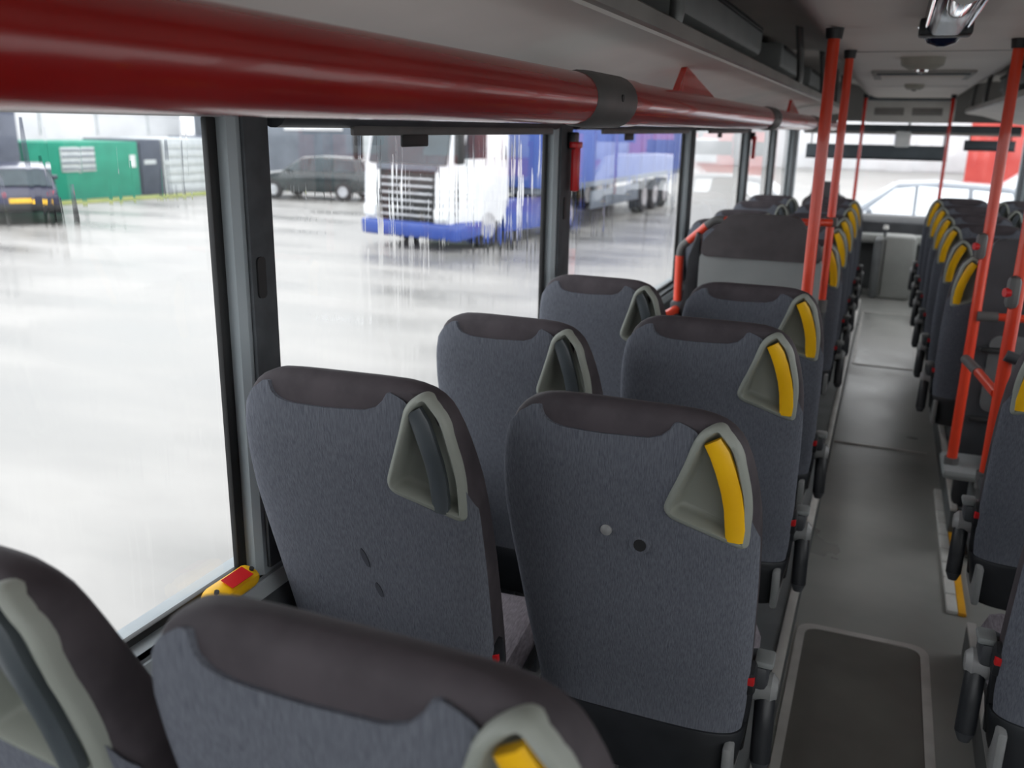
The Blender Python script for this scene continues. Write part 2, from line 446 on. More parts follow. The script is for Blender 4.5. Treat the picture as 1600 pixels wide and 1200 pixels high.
# roller blinds folded away at the window tops
for i, (a, b) in enumerate([(1.47, 3.05), (3.27, 5.36), (5.56, 7.62)]):
    lab = ['dark roller blind rolled up at the top of the window showing the lorry', 'dark roller blind rolled up above the window with the red hammer', 'dark roller blind rolled up above the window beside the backboard'][i]
    rb = tag(empty('roller_blind', (XL + .05, a, WTOP)), lab, 'window blind', 'roller blinds on the left windows')
    finish('cassette', T([(0, .0, .012), (0, b - a, .012)], .03, 14), 'dark_plastic', rb)
    finish('bottom_bar', B((.012, (b - a) / 2 + .1, -.022), (.012, (b - a) * .8, .022), .004), 'joint_grey', rb)
    finish('pull_tab', B((.014, .34 * (b - a), -.045), (.01, .13, .03), .004), 'gasket_black', rb)

# emergency hammers on the pillars
for y, lab in ((3.2, 'red emergency hammer in black holder on the second window pillar'), (7.79, 'small red emergency hammer on the pillar beyond the backboard')):
    h = tag(empty('emergency_hammer', (XL + .065, y, 1.60)), lab, 'emergency hammer')
    finish('holder', B((.005, 0, .1), (.03, .05, .06), .006), 'black_plastic', h)
    finish('handle', B((.016, 0, 0), (.028, .036, .16), .008), 'red_plastic', h)
    finish('hammer_head', B((.016, 0, .085), (.034, .06, .022), .005), 'red_plastic', h)

# yellow release handle on the sill
yh = tag(empty('window_release_grip', (XL + .045, 1.262, SILL), 0.0), 'yellow grip box with red sticker on the sill by the first pillar', 'grip')
rot = Matrix.Rotation(0.35, 3, 'Y')
finish('body', B((0, 0, .010), (.05, .135, .038), .016, rot), 'yellow_plastic', yh)
finish('sticker', B((.0105, 0.008, .031), (.03, .062, .0015), .0, rot), 'red_plastic', yh)
for y in (-.052, .052):
    finish('rivet', T([(0.008, y, .022), (.011, y, .031)], .005, 10), 'gasket_black', yh)

# ------------------------------------------------------------------ seats
W_T = [(.42, .185), (.52, .208), (.62, .221), (.75, .231), (.95, .240), (1.05, .242), (1.12, .238), (1.18, .229), (1.23, .216), (1.26, .202), (1.28, .185), (1.292, .165), (1.30, .135), (1.303, .10)]
T_T = [(.42, .165), (.6, .172), (.9, .150), (1.1, .122), (1.2, .102), (1.26, .083), (1.285, .064), (1.298, .036), (1.303, .012)]
def wv(v): return interp(W_T, v)
def tv(v): return interp(T_T, v)
def yr(v): return (1.05 - v) * .27 - max(0, .62 - v) * .2      # rear face
def yc(v):
    base = yr(v) + .5 * interp(T_T, min(v, 1.2))
    return base
NEXP = 4.2
def sp(a, v, off=0.0):
    w, t = wv(v) + off, tv(v) * .5 + off
    c, s = math.cos(a), math.sin(a)
    return Vector(((1.05 - min(v, 1.05)) * .03 + w * math.copysign(abs(c) ** (2 / NEXP), c), yc(v) + t * math.copysign(abs(s) ** (2 / NEXP), s), v))
HOUS = [(.134, 1.272), (.168, 1.294), (.206, 1.252), (.230, 1.15), (.227, 1.042), (.072, 1.100)]
def hous_outline(scale=1.0, inset=0.0):
    p = round_poly(HOUS, [.03, .03, .05, .06, .022, .03], 7)
    cxx, cyy = .172, 1.145
    out = []
    N = len(p)
    for i in range(N):
        a = Vector(p[i - 1]); b = Vector(p[(i + 1) % N]); q = Vector(p[i])
        t = (b - a).normalized(); nrm = Vector((t.y, -t.x))
        if nrm.dot(q - Vector((cxx, cyy))) < 0: nrm = -nrm
        q = q - nrm * inset
        q = Vector((cxx, cyy)) + (q - Vector((cxx, cyy))) * scale
        out.append((q.x, q.y))
    return out
def boolean_cut(o, cutter):
    md = o.modifiers.new('cut', 'BOOLEAN'); md.operation = 'DIFFERENCE'; md.object = cutter; md.solver = 'EXACT'
    dg = bpy.context.evaluated_depsgraph_get(); dg.update()
    me = bpy.data.meshes.new_from_object(o.evaluated_get(dg))
    o.modifiers.clear(); old = o.data; o.data = me; me.name = o.name
def rear_vtop(s):
    tab = [(-1, 1.22), (-.93, 1.262), (-.86, 1.281), (-.80, 1.281), (-.72, 1.266), (-.62, 1.253), (-.5, 1.247), (-.2, 1.245), (.15, 1.247), (.30, 1.251), (.40, 1.262), (.50, 1.281), (.56, 1.284), (.65, 1.275), (.8, 1.22), (.95, 1.10), (1, 1.06)]
    return interp(tab, s)
def build_seat(h, grip_mat, detail=True, damage=False):
    # h = +1: handle on the right (+x); -1 mirrored.  z here is height above the aisle floor, root sits on the platform
    root = empty('coach_seat')
    def fin(name, bm, m, parent=root, **k):
        bmesh.ops.translate(bm, vec=(0, 0, -PLAT), verts=bm.verts)
        if h < 0: bmesh.ops.scale(bm, vec=(-1, 1, 1), verts=bm.verts)
        return finish(name, bm, m, parent, **k)
    # backrest body
    bm = bmesh.new(); NA = 40
    vs = [.46, .52, .58, .64, .72, .82, .92, 1.0, 1.06, 1.11, 1.15, 1.19, 1.22, 1.245, 1.262, 1.276, 1.287, 1.295, 1.30, 1.303]
    rings = [[bm.verts.new(sp(2 * PI * k / NA, v)) for k in range(NA)] for v in vs]
    for i in range(len(rings) - 1):
        for k in range(NA):
            bm.faces.new([rings[i][k], rings[i][(k + 1) % NA], rings[i + 1][(k + 1) % NA], rings[i + 1][k]])
    bm.faces.new(rings[0][::-1]); bm.faces.new(rings[-1])
    body = fin('backrest', bm, 'seat_leather')
    # fabric rear panel, proud of the body, rimmed
    bm = bmesh.new()
    NC, NR = 44, 22
    a0, a1 = PI * 1.055, PI * 1.935
    outer, inner_ = [], []
    for i in range(NC + 1):
        tt = i / NC
        a = a0 + (a1 - a0) * tt
        sx = math.copysign(abs(math.cos(a)) ** (2 / NEXP), math.cos(a))
        vt = rear_vtop(sx)
        co, ci = [], []
        for j in range(NR + 1):
            v = .57 + (vt - .57) * j / NR
            co.append(bm.verts.new(sp(a, v, .005))); ci.append(bm.verts.new(sp(a, v, -.003)))
        outer.append(co); inner_.append(ci)
    for i in range(NC):
        for j in range(NR):
            bm.faces.new([outer[i][j], outer[i + 1][j], outer[i + 1][j + 1], outer[i][j + 1]])
            bm.faces.new([inner_[i][j], inner_[i][j + 1], inner_[i + 1][j + 1], inner_[i + 1][j]])
        bm.faces.new([outer[i][0], inner_[i][0], inner_[i + 1][0], outer[i + 1][0]])
        bm.faces.new([outer[i][NR], outer[i + 1][NR], inner_[i + 1][NR], inner_[i][NR]])
    for j in range(NR):
        bm.faces.new([outer[0][j], outer[0][j + 1], inner_[0][j + 1], inner_[0][j]])
        bm.faces.new([outer[NC][j], inner_[NC][j], inner_[NC][j + 1], outer[NC][j + 1]])
    panel = fin('back_panel', bm, 'seat_fabric')
    # recess for the grab handle
    def ysurf(u, v):
        q = min(.94, abs(u) / wv(v))
        return yc(v) - tv(v) * .5 * (1 - q ** NEXP) ** (1 / NEXP) - .0125
    def yface(v): return yr(v) - .009
    out1 = hous_outline(); in1 = hous_outline(1.0, .014)
    bm = bmesh.new()
    cu = hous_outline(1.0, .008)
    A = [bm.verts.new((u, yface(v) - .06, v)) for u, v in cu]; Bv = [bm.verts.new((u, yface(v) + .052, v)) for u, v in cu]
    n = len(cu)
    bm.faces.new(A[::-1]); bm.faces.new(Bv)
    for i in range(n): bm.faces.new([A[i], A[(i + 1) % n], Bv[(i + 1) % n], Bv[i]])
    cut = fin('cutter', bm, 'black_plastic', None)
    cut.parent = None
    boolean_cut(body, cut); boolean_cut(panel, cut)
    bpy.data.objects.remove(cut)
    bm = bmesh.new()
    lo = hous_outline(.80, .013)
    def ring(pts, dy): return [bm.verts.new((u, ysurf(u, v) + dy, v)) for u, v in pts]
    sk = ring(out1, .036); o1 = ring(hous_outline(1.0, 0.0), .006); o2 = ring(hous_outline(1.0, .004), 0.0); i1 = ring(hous_outline(1.0, .011), -.001); i2 = ring(in1, .004); d1 = ring(hous_outline(.93, .015), .03); d2 = ring(lo, .043)
    for Ra, Rb in ((sk, o1), (o1, o2), (o2, i1), (i1, i2), (i2, d1), (d1, d2)):
        for i in range(n): bm.faces.new([Ra[i], Ra[(i + 1) % n], Rb[(i + 1) % n], Rb[i]])
    bm.faces.new(d2)
    hs = fin('handle_housing', bm, 'housing_plastic', ang=1.2, recalc=True)
    # grip bar across the recess
    bm = bmesh.new()
    gs = 0 if grip_mat == 'yellow_plastic' else -.024
    line = [(.158, 1.258), (.171, 1.236), (.183, 1.205), (.194, 1.165), (.200, 1.13), (.203, 1.09), (.203, 1.064)]
    line = [(u + gs * (.5 + (1.262 - v) / .4), v) for u, v in line]
    sec = [(-.5, .012), (-.5, .001), (-.3, -.004), (.3, -.004), (.5, .001), (.5, .012)]
    rings = []
    for i, (u, v) in enumerate(line):
        a = Vector(line[max(i - 1, 0)]); b = Vector(line[min(i + 1, len(line) - 1)])
        t = (b - a).normalized(); nr = Vector((-t.y, t.x)) * -1
        if nr.x < 0: nr = -nr
        wd = .034 if 0 < i < len(line) - 1 else .030
        rings.append([bm.verts.new((u + nr.x * wd * p, ysurf(min(u, .18), v) + q + .005, v + nr.y * wd * p)) for p, q in sec])
    for Ra, Rb in zip(rings, rings[1:]):
        for i in range(len(sec)): bm.faces.new([Ra[i], Ra[(i + 1) % len(sec)], Rb[(i + 1) % len(sec)], Rb[i]])
    bm.faces.new(rings[0][::-1]); bm.faces.new(rings[-1])
    gp = fin('grip', bm, grip_mat, hs)
    # black lower cover
    bm = bmesh.new()
    vs2 = [.43, .435, .48, .54, .567, .575, .577]; offs = [.002, .009, .012, .012, .012, .009, .0]
    rings = [[bm.verts.new(sp(2 * PI * k / NA, v, of)) for k in range(NA)] for v, of in zip(vs2, offs)]
    for i in range(len(rings) - 1):
        for k in range(NA): bm.faces.new([rings[i][k], rings[i][(k + 1) % NA], rings[i + 1][(k + 1) % NA], rings[i + 1][k]])
    bm.faces.new(rings[0][::-1]); bm.faces.new(rings[-1])
    fin('lower_cover', bm, 'black_plastic')
    # cushion
    fin('seat_cushion', B((0, .40, .535), (.44, .44, .115), .045), 'cushion_fabric')
    fin('seat_pan', B((0, .39, .462), (.42, .46, .05), .015), 'dark_plastic')
    fin('pedestal', PR([(.16, PLAT), (.46, PLAT), (.40, .45), (.22, .45)], 'x', -.03, .03, .006), 'dark_plastic')
    fin('foot_rail', B((0, .31, PLAT + .012), (.09, .42, .024), .006), 'hanger_grey')
    fin('side_bracket', B((.215, .20, .50), (.02, .2, .12), .008), 'knob_grey')
    # belt buckle and recline hardware at the handle side
    fin('belt_strap', T(smooth_path([(.225, .20, .50), (.232, .19, .60), (.236, .17, .66)], .05), .012, 8), 'black_plastic')
    bk = fin('belt_buckle', B((.236, .155, .70), (.032, .045, .07), .01, Matrix.Rotation(.3, 3, 'X')), 'black_plastic')
    fin('release_button', B((.238, .134, .708), (.026, .014, .024), .004, Matrix.Rotation(.3, 3, 'X')), 'red_plastic', bk)
    return root
def add_armrest(root, h):
    def fin(name, bm, m, parent=root):
        bmesh.ops.translate(bm, vec=(0, 0, -PLAT), verts=bm.verts)
        if h < 0: bmesh.ops.scale(bm, vec=(-1, 1, 1), verts=bm.verts)
        return finish(name, bm, m, parent)
    fin('pivot_cap', T([(.225, .22, .645), (.28, .22, .645), (.292, .22, .645)], [.032, .032, .02], 16), 'knob_grey')
    ar = fin('armrest', T(smooth_path([(.268, .22, .65), (.272, .19, .59), (.274, .175, .50)], .04), .021, 12), 'black_plastic')
    fin('armrest_tip', T([(.274, .175, .50), (.274, .172, .478)], [.021, .012], 12), 'dark_plastic', ar)
    fin('pivot_bracket', B((.250, .21, .69), (.045, .08, .055), .012), 'dark_plastic')
    fin('bracket_cap', B((.262, .20, .722), (.038, .055, .016), .006), 'board_grey')

proto = {}
for h in (1, -1):
    a = build_seat(h, 'yellow_plastic'); add_armrest(a, h); proto[(h, 'aisle')] = a
    w = build_seat(h, 'grip_grey'); proto[(h, 'window')] = w
used = set()
def seat(h, col, x, y, label, group, dz=0.0):
    k = (h, col)
    if k in used: o = copy_tree(proto[k])
    else: o = proto[k]; used.add(k)
    o.location = (x, y, PLAT)
    o.scale = (.94 if (col == 'window' and h > 0) else 1, 1, (1.183 + dz) / 1.183)
    tag(o, label, 'bus seat', group)
    return o
GLA = 'grey seats along the left of the aisle'; GLW = 'grey seats along the left windows'; GRA = 'grey seats along the right of the aisle'; GRW = 'grey seats along the right windows'
AX, WX = -.378, -.845
sB = seat(1, 'aisle', AX + .004, .585, 'nearest grey aisle seat, seen from above at the bottom edge, rounded dark headrest top', GLA, dz=0.036)
sA = seat(1, 'window', WX - .03, .555, 'window seat cut off at the bottom left corner, grey grip in pale recess', GLW, dz=0.044)
sD = seat(1, 'aisle', AX, 1.476, 'grey aisle seat with yellow grip and two small bolt marks on its back', GLA, dz=-0.008)
sC = seat(1, 'window', WX + .012, 1.30, 'grey window seat with dark grip beside the first pillar, facing the blank wet yard', GLW, dz=0.030)
sF = seat(1, 'aisle', AX, 2.30, 'grey aisle seat with yellow grip directly ahead of the seat with bolt marks', GLA, dz=-0.022)
sE = seat(1, 'window', WX, 2.08, 'grey window seat with dark grip, second ahead along the left windows', GLW, dz=-0.018)
sH = seat(1, 'aisle', AX, 3.06, 'grey aisle seat with yellow grip just behind the two-tone backboard', GLA, dz=-0.048)
sG = seat(1, 'window', WX, 2.86, 'grey window seat beneath the red hammer, in the row behind the backboard', GLW, dz=-0.03)
ordn = ['first', 'second', 'third', 'fourth', 'fifth', 'sixth']
for i, y in enumerate((4.66, 5.4, 6.12, 6.95, 7.68)):
    seat(1, 'aisle', -.40, y, 'grey aisle seat with yellow grip, %s row ahead of the backboard on the left' % ordn[i], GLA, dz=-.06)
    if i: seat(1, 'window', -.862, y, 'grey window seat on the left, %s row ahead of the backboard' % ordn[i], GLW, dz=-.06)
RAX, RWX = .545, 1.01
seat(-1, 'aisle', .588, 2.55, 'grey seat at the right edge of the picture, beside the two red poles', GRA)
seat(-1, 'aisle', .57, 1.75, 'grey seat at the bottom right corner, only cushion and red buckle in view', GRA)
seat(-1, 'window', 1.04, 2.55, 'window seat beyond the grey seat at the right edge of the picture', GRW)
for i, y in enumerate((4.38, 5.05, 5.82, 6.5, 7.25, 8.1)):
    seat(-1, 'aisle', .54, y, 'grey aisle seat with yellow grip, %s row beyond the red poles on the right' % ordn[i], GRA, dz=-.05)
    seat(-1, 'window', 1.005, y, 'grey window seat, %s row beyond the red poles on the right' % ordn[i], GRW, dz=-.05)
sC.rotation_euler = (0, 0, math.radians(4.5))
# bolt marks on the back of one seat, dark smudges on its neighbour
def back_pt(u, v): return Vector((u, yr(v) - .005, v - PLAT))
p = back_pt(-.028, 1.042)
finish('bolt_cap', tube(bmesh.new(), [p + Vector((0, .004, 0)), p + Vector((0, -.004, 0)), p + Vector((0, -.008, 0))], [.011, .011, .005], 14), 'knob_grey', sD)
p = back_pt(.034, 1.022)
bc = finish('bolt_washer', tube(bmesh.new(), [p + Vector((0, .004, 0)), p + Vector((0, -.003, 0)), p + Vector((0, -.005, 0))], [.021, .019, .011], 18), 'seat_fabric', sD)
finish('bolt_hole', T([p + Vector((.002, -.004, 0)), p + Vector((.002, -.0062, 0))], .012, 14), 'gasket_black', bc)
for u, v, hh in ((.0, .935, .042), (.02, .862, .034)):
    bm = bmesh.new(); n = 16; fr = []; bk_ = []
    for k in range(n):
        a = 2 * PI * k / n
        uu = u + .006 * math.cos(a) - .25 * (hh / 2) * math.sin(a); vv = v + hh / 2 * math.sin(a)
        q = back_pt(uu, vv); fr.append(bm.verts.new(q + Vector((0, -.0016, 0)))); bk_.append(bm.verts.new(q + Vector((0, .01, 0))))
    bm.faces.new(fr); bm.faces.new(bk_[::-1])
    for k in range(n): bm.faces.new([fr[k], bk_[k], bk_[(k + 1) % n], fr[(k + 1) % n]])
    finish('scuff_mark', bm, 'scuff', sC)

# ------------------------------------------------------------------ floor hatches with metal frames
def hatch(name, x0, x1, ya, yb, rad, label, m='hatch_vinyl', w=.028):
    t = tag(empty(name, ((x0 + x1) / 2, (ya + yb) / 2, 0)), label, 'floor hatch')
    X, Y = (x1 - x0) / 2, (yb - ya) / 2
    o = round_poly([(-X, -Y), (X, -Y), (X, Y), (-X, Y)], rad, 8)
    i = round_poly([(-X + w, -Y + w), (X - w, -Y + w), (X - w, Y - w), (-X + w, Y - w)], rad * .8, 8)
    finish('cover', PR(i, 'z', -.001, .003), m, t)
    bm = bmesh.new(); n = len(o)
    r0 = [bm.verts.new((a, b, 0)) for a, b in o]; r1 = [bm.verts.new((a, b, .006)) for a, b in o]
    r2 = [bm.verts.new((a, b, .006)) for a, b in i]; r3 = [bm.verts.new((a, b, 0)) for a, b in i]
    for A, Bv in ((r0, r1), (r1, r2), (r2, r3)):
        for k in range(n): bm.faces.new([A[k], A[(k + 1) % n], Bv[(k + 1) % n], Bv[k]])
    finish('frame', bm, 'alu_trim', t)
hatch('floor_hatch', -.115, .325, 1.2, 3.14, .07, 'dark floor hatch with rounded metal frame, nearest in the aisle')
hatch('floor_hatch', -.105, .375, 7.3, 9.62, .05, 'worn grey floor hatch with pale frame at the far end of the aisle', 'floor_vinyl', .022)
struct(finish('trim_%d' % nt_, B((.13, 5.32, .003), (.5, .02, .006), .002), 'alu_trim'), 'thin metal joint strip across the aisle'); nt_ += 1
# ribbed white step edge with a yellow line at the stairwell
st = tag(empty('step_edge', (.415, 3.43, 0)), 'ribbed white step edging with yellow stripe beside the stairwell', 'step edge')
for k in range(9):
    finish('rib', B((0, .07 + k * .145, .010), (.04, .139, .02), .006), 'step_white', st)
finish('yellow_stripe', B((.035, .55, .008), (.028, 1.1, .016), .004), 'step_yellow', st)

# ------------------------------------------------------------------ poles
def pole(name, x, y, z0, z1, label, m='orange_red_paint', rad=.0175, lean=(0, 0), sleeve=None):
    t = tag(empty(name, (x, y, z0)), label, 'pole', 'red grab poles')
    L = z1 - z0
    finish('tube', T([(lean[0] * k / 6, lean[1] * k / 6, L * k / 6) for k in range(7)], rad, 16), m, t)
    finish('ceiling_cap', T([(lean[0], lean[1], L - .035), (lean[0], lean[1], L)], [rad * 1.3, rad * 1.5], 16), 'black_plastic', t)
    finish('base_sleeve', T([(0, 0, -.03), (0, 0, .03)], rad * 1.4, 16), 'joint_grey', t)
    return t
pA = pole('grab_pole', -.236, 3.50, .15, CEIL, 'thick red pole in front of the right end of the backboard', rad=.021, lean=(-.006, .02))
pB = pole('grab_pole', -.232, 4.46, .95, CEIL, 'red pole with grey foot standing on the seat row just past the backboard', rad=.0185)
finish('foot_socket', T([(0, 0, -.22), (0, 0, -.03)], .024, 14), 'dark_plastic', pB)
finish('tee_clamp', B((0, 0, .395), (.06, .05, .045), .012), 'joint_grey', pB)
pC = pole('grab_pole', .385, 4.02, .40, CEIL, 'red pole at the far side of the stairwell, carrying a grey stop button', rad=.0205)
pD = pole('grab_pole', .42, 3.24, .62, CEIL, 'red pole at the near side of the stairwell, close to the right edge', rad=.021)
finish('seat_clamp', B((.05, -.06, .0), (.14, .16, .04), .012), 'dark_plastic', pD)
pE = pole('grab_pole', .45, 9.6, .5, CEIL, 'thin red pole far forward on the right by the windscreen', m='red_paint', rad=.016)
pF = pole('grab_pole', -.31, 9.6, .5, CEIL, 'thin red pole far forward on the left by the windscreen', m='red_paint', rad=.016)
# stairwell rails between the two poles
sr = tag(empty('stair_rail', (.42, 3.24, 0)), 'red diagonal and level bars linking the two stairwell poles', 'rail')
finish('diagonal_bar', T([(-.01, .0, .925), (-.028, .42, .892)], .017, 12), 'orange_red_paint', sr)
finish('clamp_sleeve', T([(-.028, .42, .892), (-.045, .76, .862)], .02, 12), 'joint_grey', sr)
finish('level_bar', T([(-.02, .76, 1.045), (.1, .76, 1.048), (.9, .76, 1.05)], .016, 12), 'orange_red_paint', sr)
finish('clamp_sleeve', T([(-.03, .755, 1.045), (.045, .755, 1.047)], .02, 12), 'joint_grey', sr)
finish('hand_bar', T(smooth_path([(-.006, -.02, 1.062), (.05, -.02, 1.045), (.4, -.02, 1.0)], .05), .019, 12), 'dark_plastic', sr)
# stop buttons
for x, y, z, lab in ((.362, 4.0, 1.325, 'grey stop button box on the far stairwell pole'), (.402, 3.22, 1.27, 'grey stop button box with red button on the near stairwell pole')):
    t = tag(empty('stop_button', (x, y, z)), lab, 'stop button')
    finish('case', B((0, -.02, 0), (.04, .05, .105), .018), 'joint_grey', t)
    finish('button', T([(-.012, -.03, .0), (-.026, -.036, .0)], [.017, .014], 14), 'red_plastic', t)

# ------------------------------------------------------------------ two-tone backboard with its red tube frame
bb = tag(empty('backboard', (-.5, 4.2, PLAT)), 'wide grey backboard with dark padded top behind a red tube frame', 'backboard')
low = round_poly([(-.275, 0), (.265, 0), (.265, 1.08), (-.275, 1.08)], .03)
finish('lower_panel', PR(low, 'y', -.02, .03), 'board_grey', bb)
pad = round_poly([(-.268, 1.065), (.26, 1.065), (.26, 1.12), (.145, 1.262), (-.15, 1.262), (-.268, 1.13)], .03)
finish('padded_top', PR(pad, 'y', -.035, .045, .008), 'board_dark', bb)
shell = [(-.40, 0), (-.28, 0), (-.28, 1.16), (-.30, 1.17), (-.33, 1.05), (-.345, .85), (-.37, .75)]
finish('side_shell', PR(shell, 'y', .0, .06, .006), 'black_plastic', bb)
finish('foot_block', B((0, .02, .03), (.5, .12, .06), .01), 'dark_plastic', bb)
rf = tag(empty('tube_frame', (-.885, 4.24, .90)), 'orange-red bent tube guard around the grey backboard', 'guard rail')
finish('post', T([(0.01, 0, .04), (.005, 0, .27)], .02, 14), 'orange_red_paint', rf)
finish('sloping_bar', T([(.035, 0, .335), (.125, 0, .42)], .018, 14), 'orange_red_paint', rf)
finish('top_bar', T([(.19, 0, .447), (.33, 0, .447), (.66, .16, .447)], .017, 14), 'orange_red_paint', rf)
finish('bend', T(smooth_path([(.005, 0, .26), (.01, 0, .31), (.04, 0, .34)], .04), .019, 14), 'joint_grey', rf)
finish('bend', T(smooth_path([(.12, 0, .415), (.16, 0, .447), (.20, 0, .447)], .04), .019, 14), 'joint_grey', rf)
finish('foot_socket', B((0.01, 0, .03), (.06, .06, .05), .012), 'dark_plastic', rf)
finish('side_bar', T([(.01, -.02, .015), (-.05, -.55, -.0)], .02, 14), 'orange_red_paint', rf)
finish('leg', T([(.01, 0, .02), (.01, 0, -.78)], .02, 14), 'dark_plastic', rf)
finish('leg', T([(-.05, -.55, .0), (-.05, -.55, -.78)], .02, 14), 'dark_plastic', rf)

# ------------------------------------------------------------------ stairwell: partition behind it, low box under the pole
pt = tag(empty('stairwell_partition', (.95, 4.28, 0)), 'dark partition with a lighter inset panel behind the stairwell', 'partition')
finish('board', PR(round_poly([(-.52, .12), (.40, .12), (.40, 1.33), (-.52, 1.33)], .05), 'y', -.02, .02, .006), 'dark_plastic', pt)
finish('inset_panel', PR(round_poly([(-.47, .58), (.36, .58), (.36, .925), (-.47, .925)], .05), 'y', -.032, -.015, .004), 'podium_grey', pt)
for z in (.55, .86):
    finish('clip', B((-.46, -.045, z), (.09, .04, .022), .006), 'gasket_black', pt)
lb = tag(empty('stair_box', (.58, 4.02, 0)), 'low grey plastic box with rounded lip at the pole foot by the aisle', 'box')
finish('box_body', B((.05, .05, .185), (.3, .22, .37), .02), 'podium_grey', lb)
finish('box_lip', B((-.0, .04, .38), (.46, .27, .045), .02), 'board_grey', lb)
finish('dark_skirt', B((0.03, -.07, .13), (.34, .03, .2), .008), 'black_plastic', lb)
finish('cushion_block', B((.08, .03, .46), (.2, .2, .12), .03), 'cushion_fabric', lb)

# ------------------------------------------------------------------ ceiling fittings
sp_ = tag(empty('ceiling_lamp', (.10, 2.72, CEIL)), 'glossy navy and chrome lamp unit hanging from the ceiling', 'ceiling lamp')
pol = [(-.065, 0), (.065, 0), (.058, -.035), (.035, -.062), (-.035, -.062), (-.058, -.035)]
finish('casing', PR(pol, 'y', -.5, .45, .008), 'navy_gloss', sp_)
finish('reflector', tube(bmesh.new(), [(0, -.48, -.05), (0, -.3, -.056), (0, -.05, -.05), (0, .12, -.04)], [.035, .032, .022, .004], 14), 'chrome', sp_)
for s in (-1, 1):
    finish('chrome_strip', T([(s * .056, -.5, -.045), (s * .056, .45, -.045)], .005, 8), 'chrome', sp_)
finish('end_bracket', B((0, .5, -.035), (.15, .11, .05), .008), 'black_plastic', sp_)
finish('end_bowl', tube(bmesh.new(), [(0, .72, 0), (0, .72, -.03), (0, .72, -.06), (0, .72, -.072)], [.07, .066, .045, .012], 20), 'navy_gloss', sp_)
finish('bowl_ring', tube(bmesh.new(), [(0, .72, -.001), (0, .72, -.012)], [.077, .077], 20), 'chrome', sp_)
sd = tag(empty('ceiling_sensor', (.075, 4.95, CEIL)), 'beige ring-shaped detector on the ceiling beyond the lamp', 'detector')
finish('ring', tube(bmesh.new(), [(0, 0, 0), (0, 0, -.035), (0, 0, -.055)], [.1, .095, .06], 20), 'beige_plastic', sd)
finish('lens', tube(bmesh.new(), [(0, 0, -.045), (0, 0, -.065), (0, 0, -.072)], [.034, .026, .006], 16), 'chrome', sd)
rh = tag(empty('roof_hatch', (.10, 6.3, CEIL)), 'rectangular roof hatch with dark surround in the ceiling', 'roof hatch')
finish('surround', B((0, 0, -.008), (.56, .75, .016), .006), 'cove_grey', rh)
finish('hatch_panel', B((0, .07, -.02), (.46, .5, .02), .01), 'ceiling_panel', rh)
finish('dark_trim', B((0, -.33, -.018), (.5, .05, .012), .004), 'visor_dark', rh)  # dark trim strip along the near edge of the hatch
sd2 = tag(empty('ceiling_sensor', (.08, 7.6, CEIL)), 'small beige detector on the ceiling past the roof hatch', 'detector')
finish('ring', tube(bmesh.new(), [(0, 0, 0), (0, 0, -.025), (0, 0, -.04)], [.07, .066, .045], 20), 'beige_plastic', sd2)
finish('lens', tube(bmesh.new(), [(0, 0, -.03), (0, 0, -.05)], [.025, .014], 16), 'display_grey', sd2)
db = tag(empty('display_box', (.10, 10.8, 1.86)), 'pale overhead box with two grey display windows above the windscreen', 'display box')
finish('casing', B((0, 0, .115), (.86, .3, .25), .02), 'display_white', db)
finish('top_dark_band', B((0, -.1, .235), (.84, .15, .05), .008), 'visor_dark', db)  # dark band along the top of the casing
for x in (-.2, .17):
    finish('display', B((x, -.152, .10), (.29, .012, .075), .004), 'display_grey', db)
sv = tag(empty('sun_visor', (-.2, 11.3, 1.46)), 'dark sun blind drawn across the windscreen', 'sun blind')
finish('blind', B((0, 0, .075), (1.5, .02, .15), .006), 'visor_dark', sv)
for x in (-.7, .7): finish('cord', T([(x, 0, .14), (x, 0, .30)], .008, 8), 'dark_plastic', sv)
finish('blind_bar', T([(-.75, -.012, .0), (.75, -.012, .0)], .012, 10), 'dark_plastic', sv)
sv2 = tag(empty('sun_visor', (.95, 11.3, 1.58)), 'narrow dark sun blind at the right of the windscreen', 'sun blind')
finish('blind', B((0, 0, .05), (.5, .02, .1), .006), 'visor_dark', sv2)
for x in (-.2, .2): finish('cord', T([(x, 0, .09), (x, 0, .18)], .008, 8), 'dark_plastic', sv2)
finish('blind_bar', T([(-.25, -.012, .0), (.25, -.012, .0)], .012, 10), 'dark_plastic', sv2)
hb = tag(empty('overhead_strip', (.12, 11.2, 1.72)), 'dark overhead strip along the top of the windscreen', 'trim strip')
finish('strip_body', B((0, .05, .06), (2.2, .3, .1), .02), 'visor_dark', hb)
finish('strip_lip', B((0, -.1, .02), (2.2, .02, .03), .006), 'cove_grey', hb)
im = tag(empty('interior_mirror', (.07, 11.0, 1.68)), 'pale rounded driver mirror under the overhead box', 'mirror')
finish('mirror_back', B((0, 0, 0), (.16, .05, .17), .022), 'lamp_clear', im)
finish('arm', T([(0.03, .0, .07), (.06, .0, .2)], .012, 8), 'dark_plastic', im)

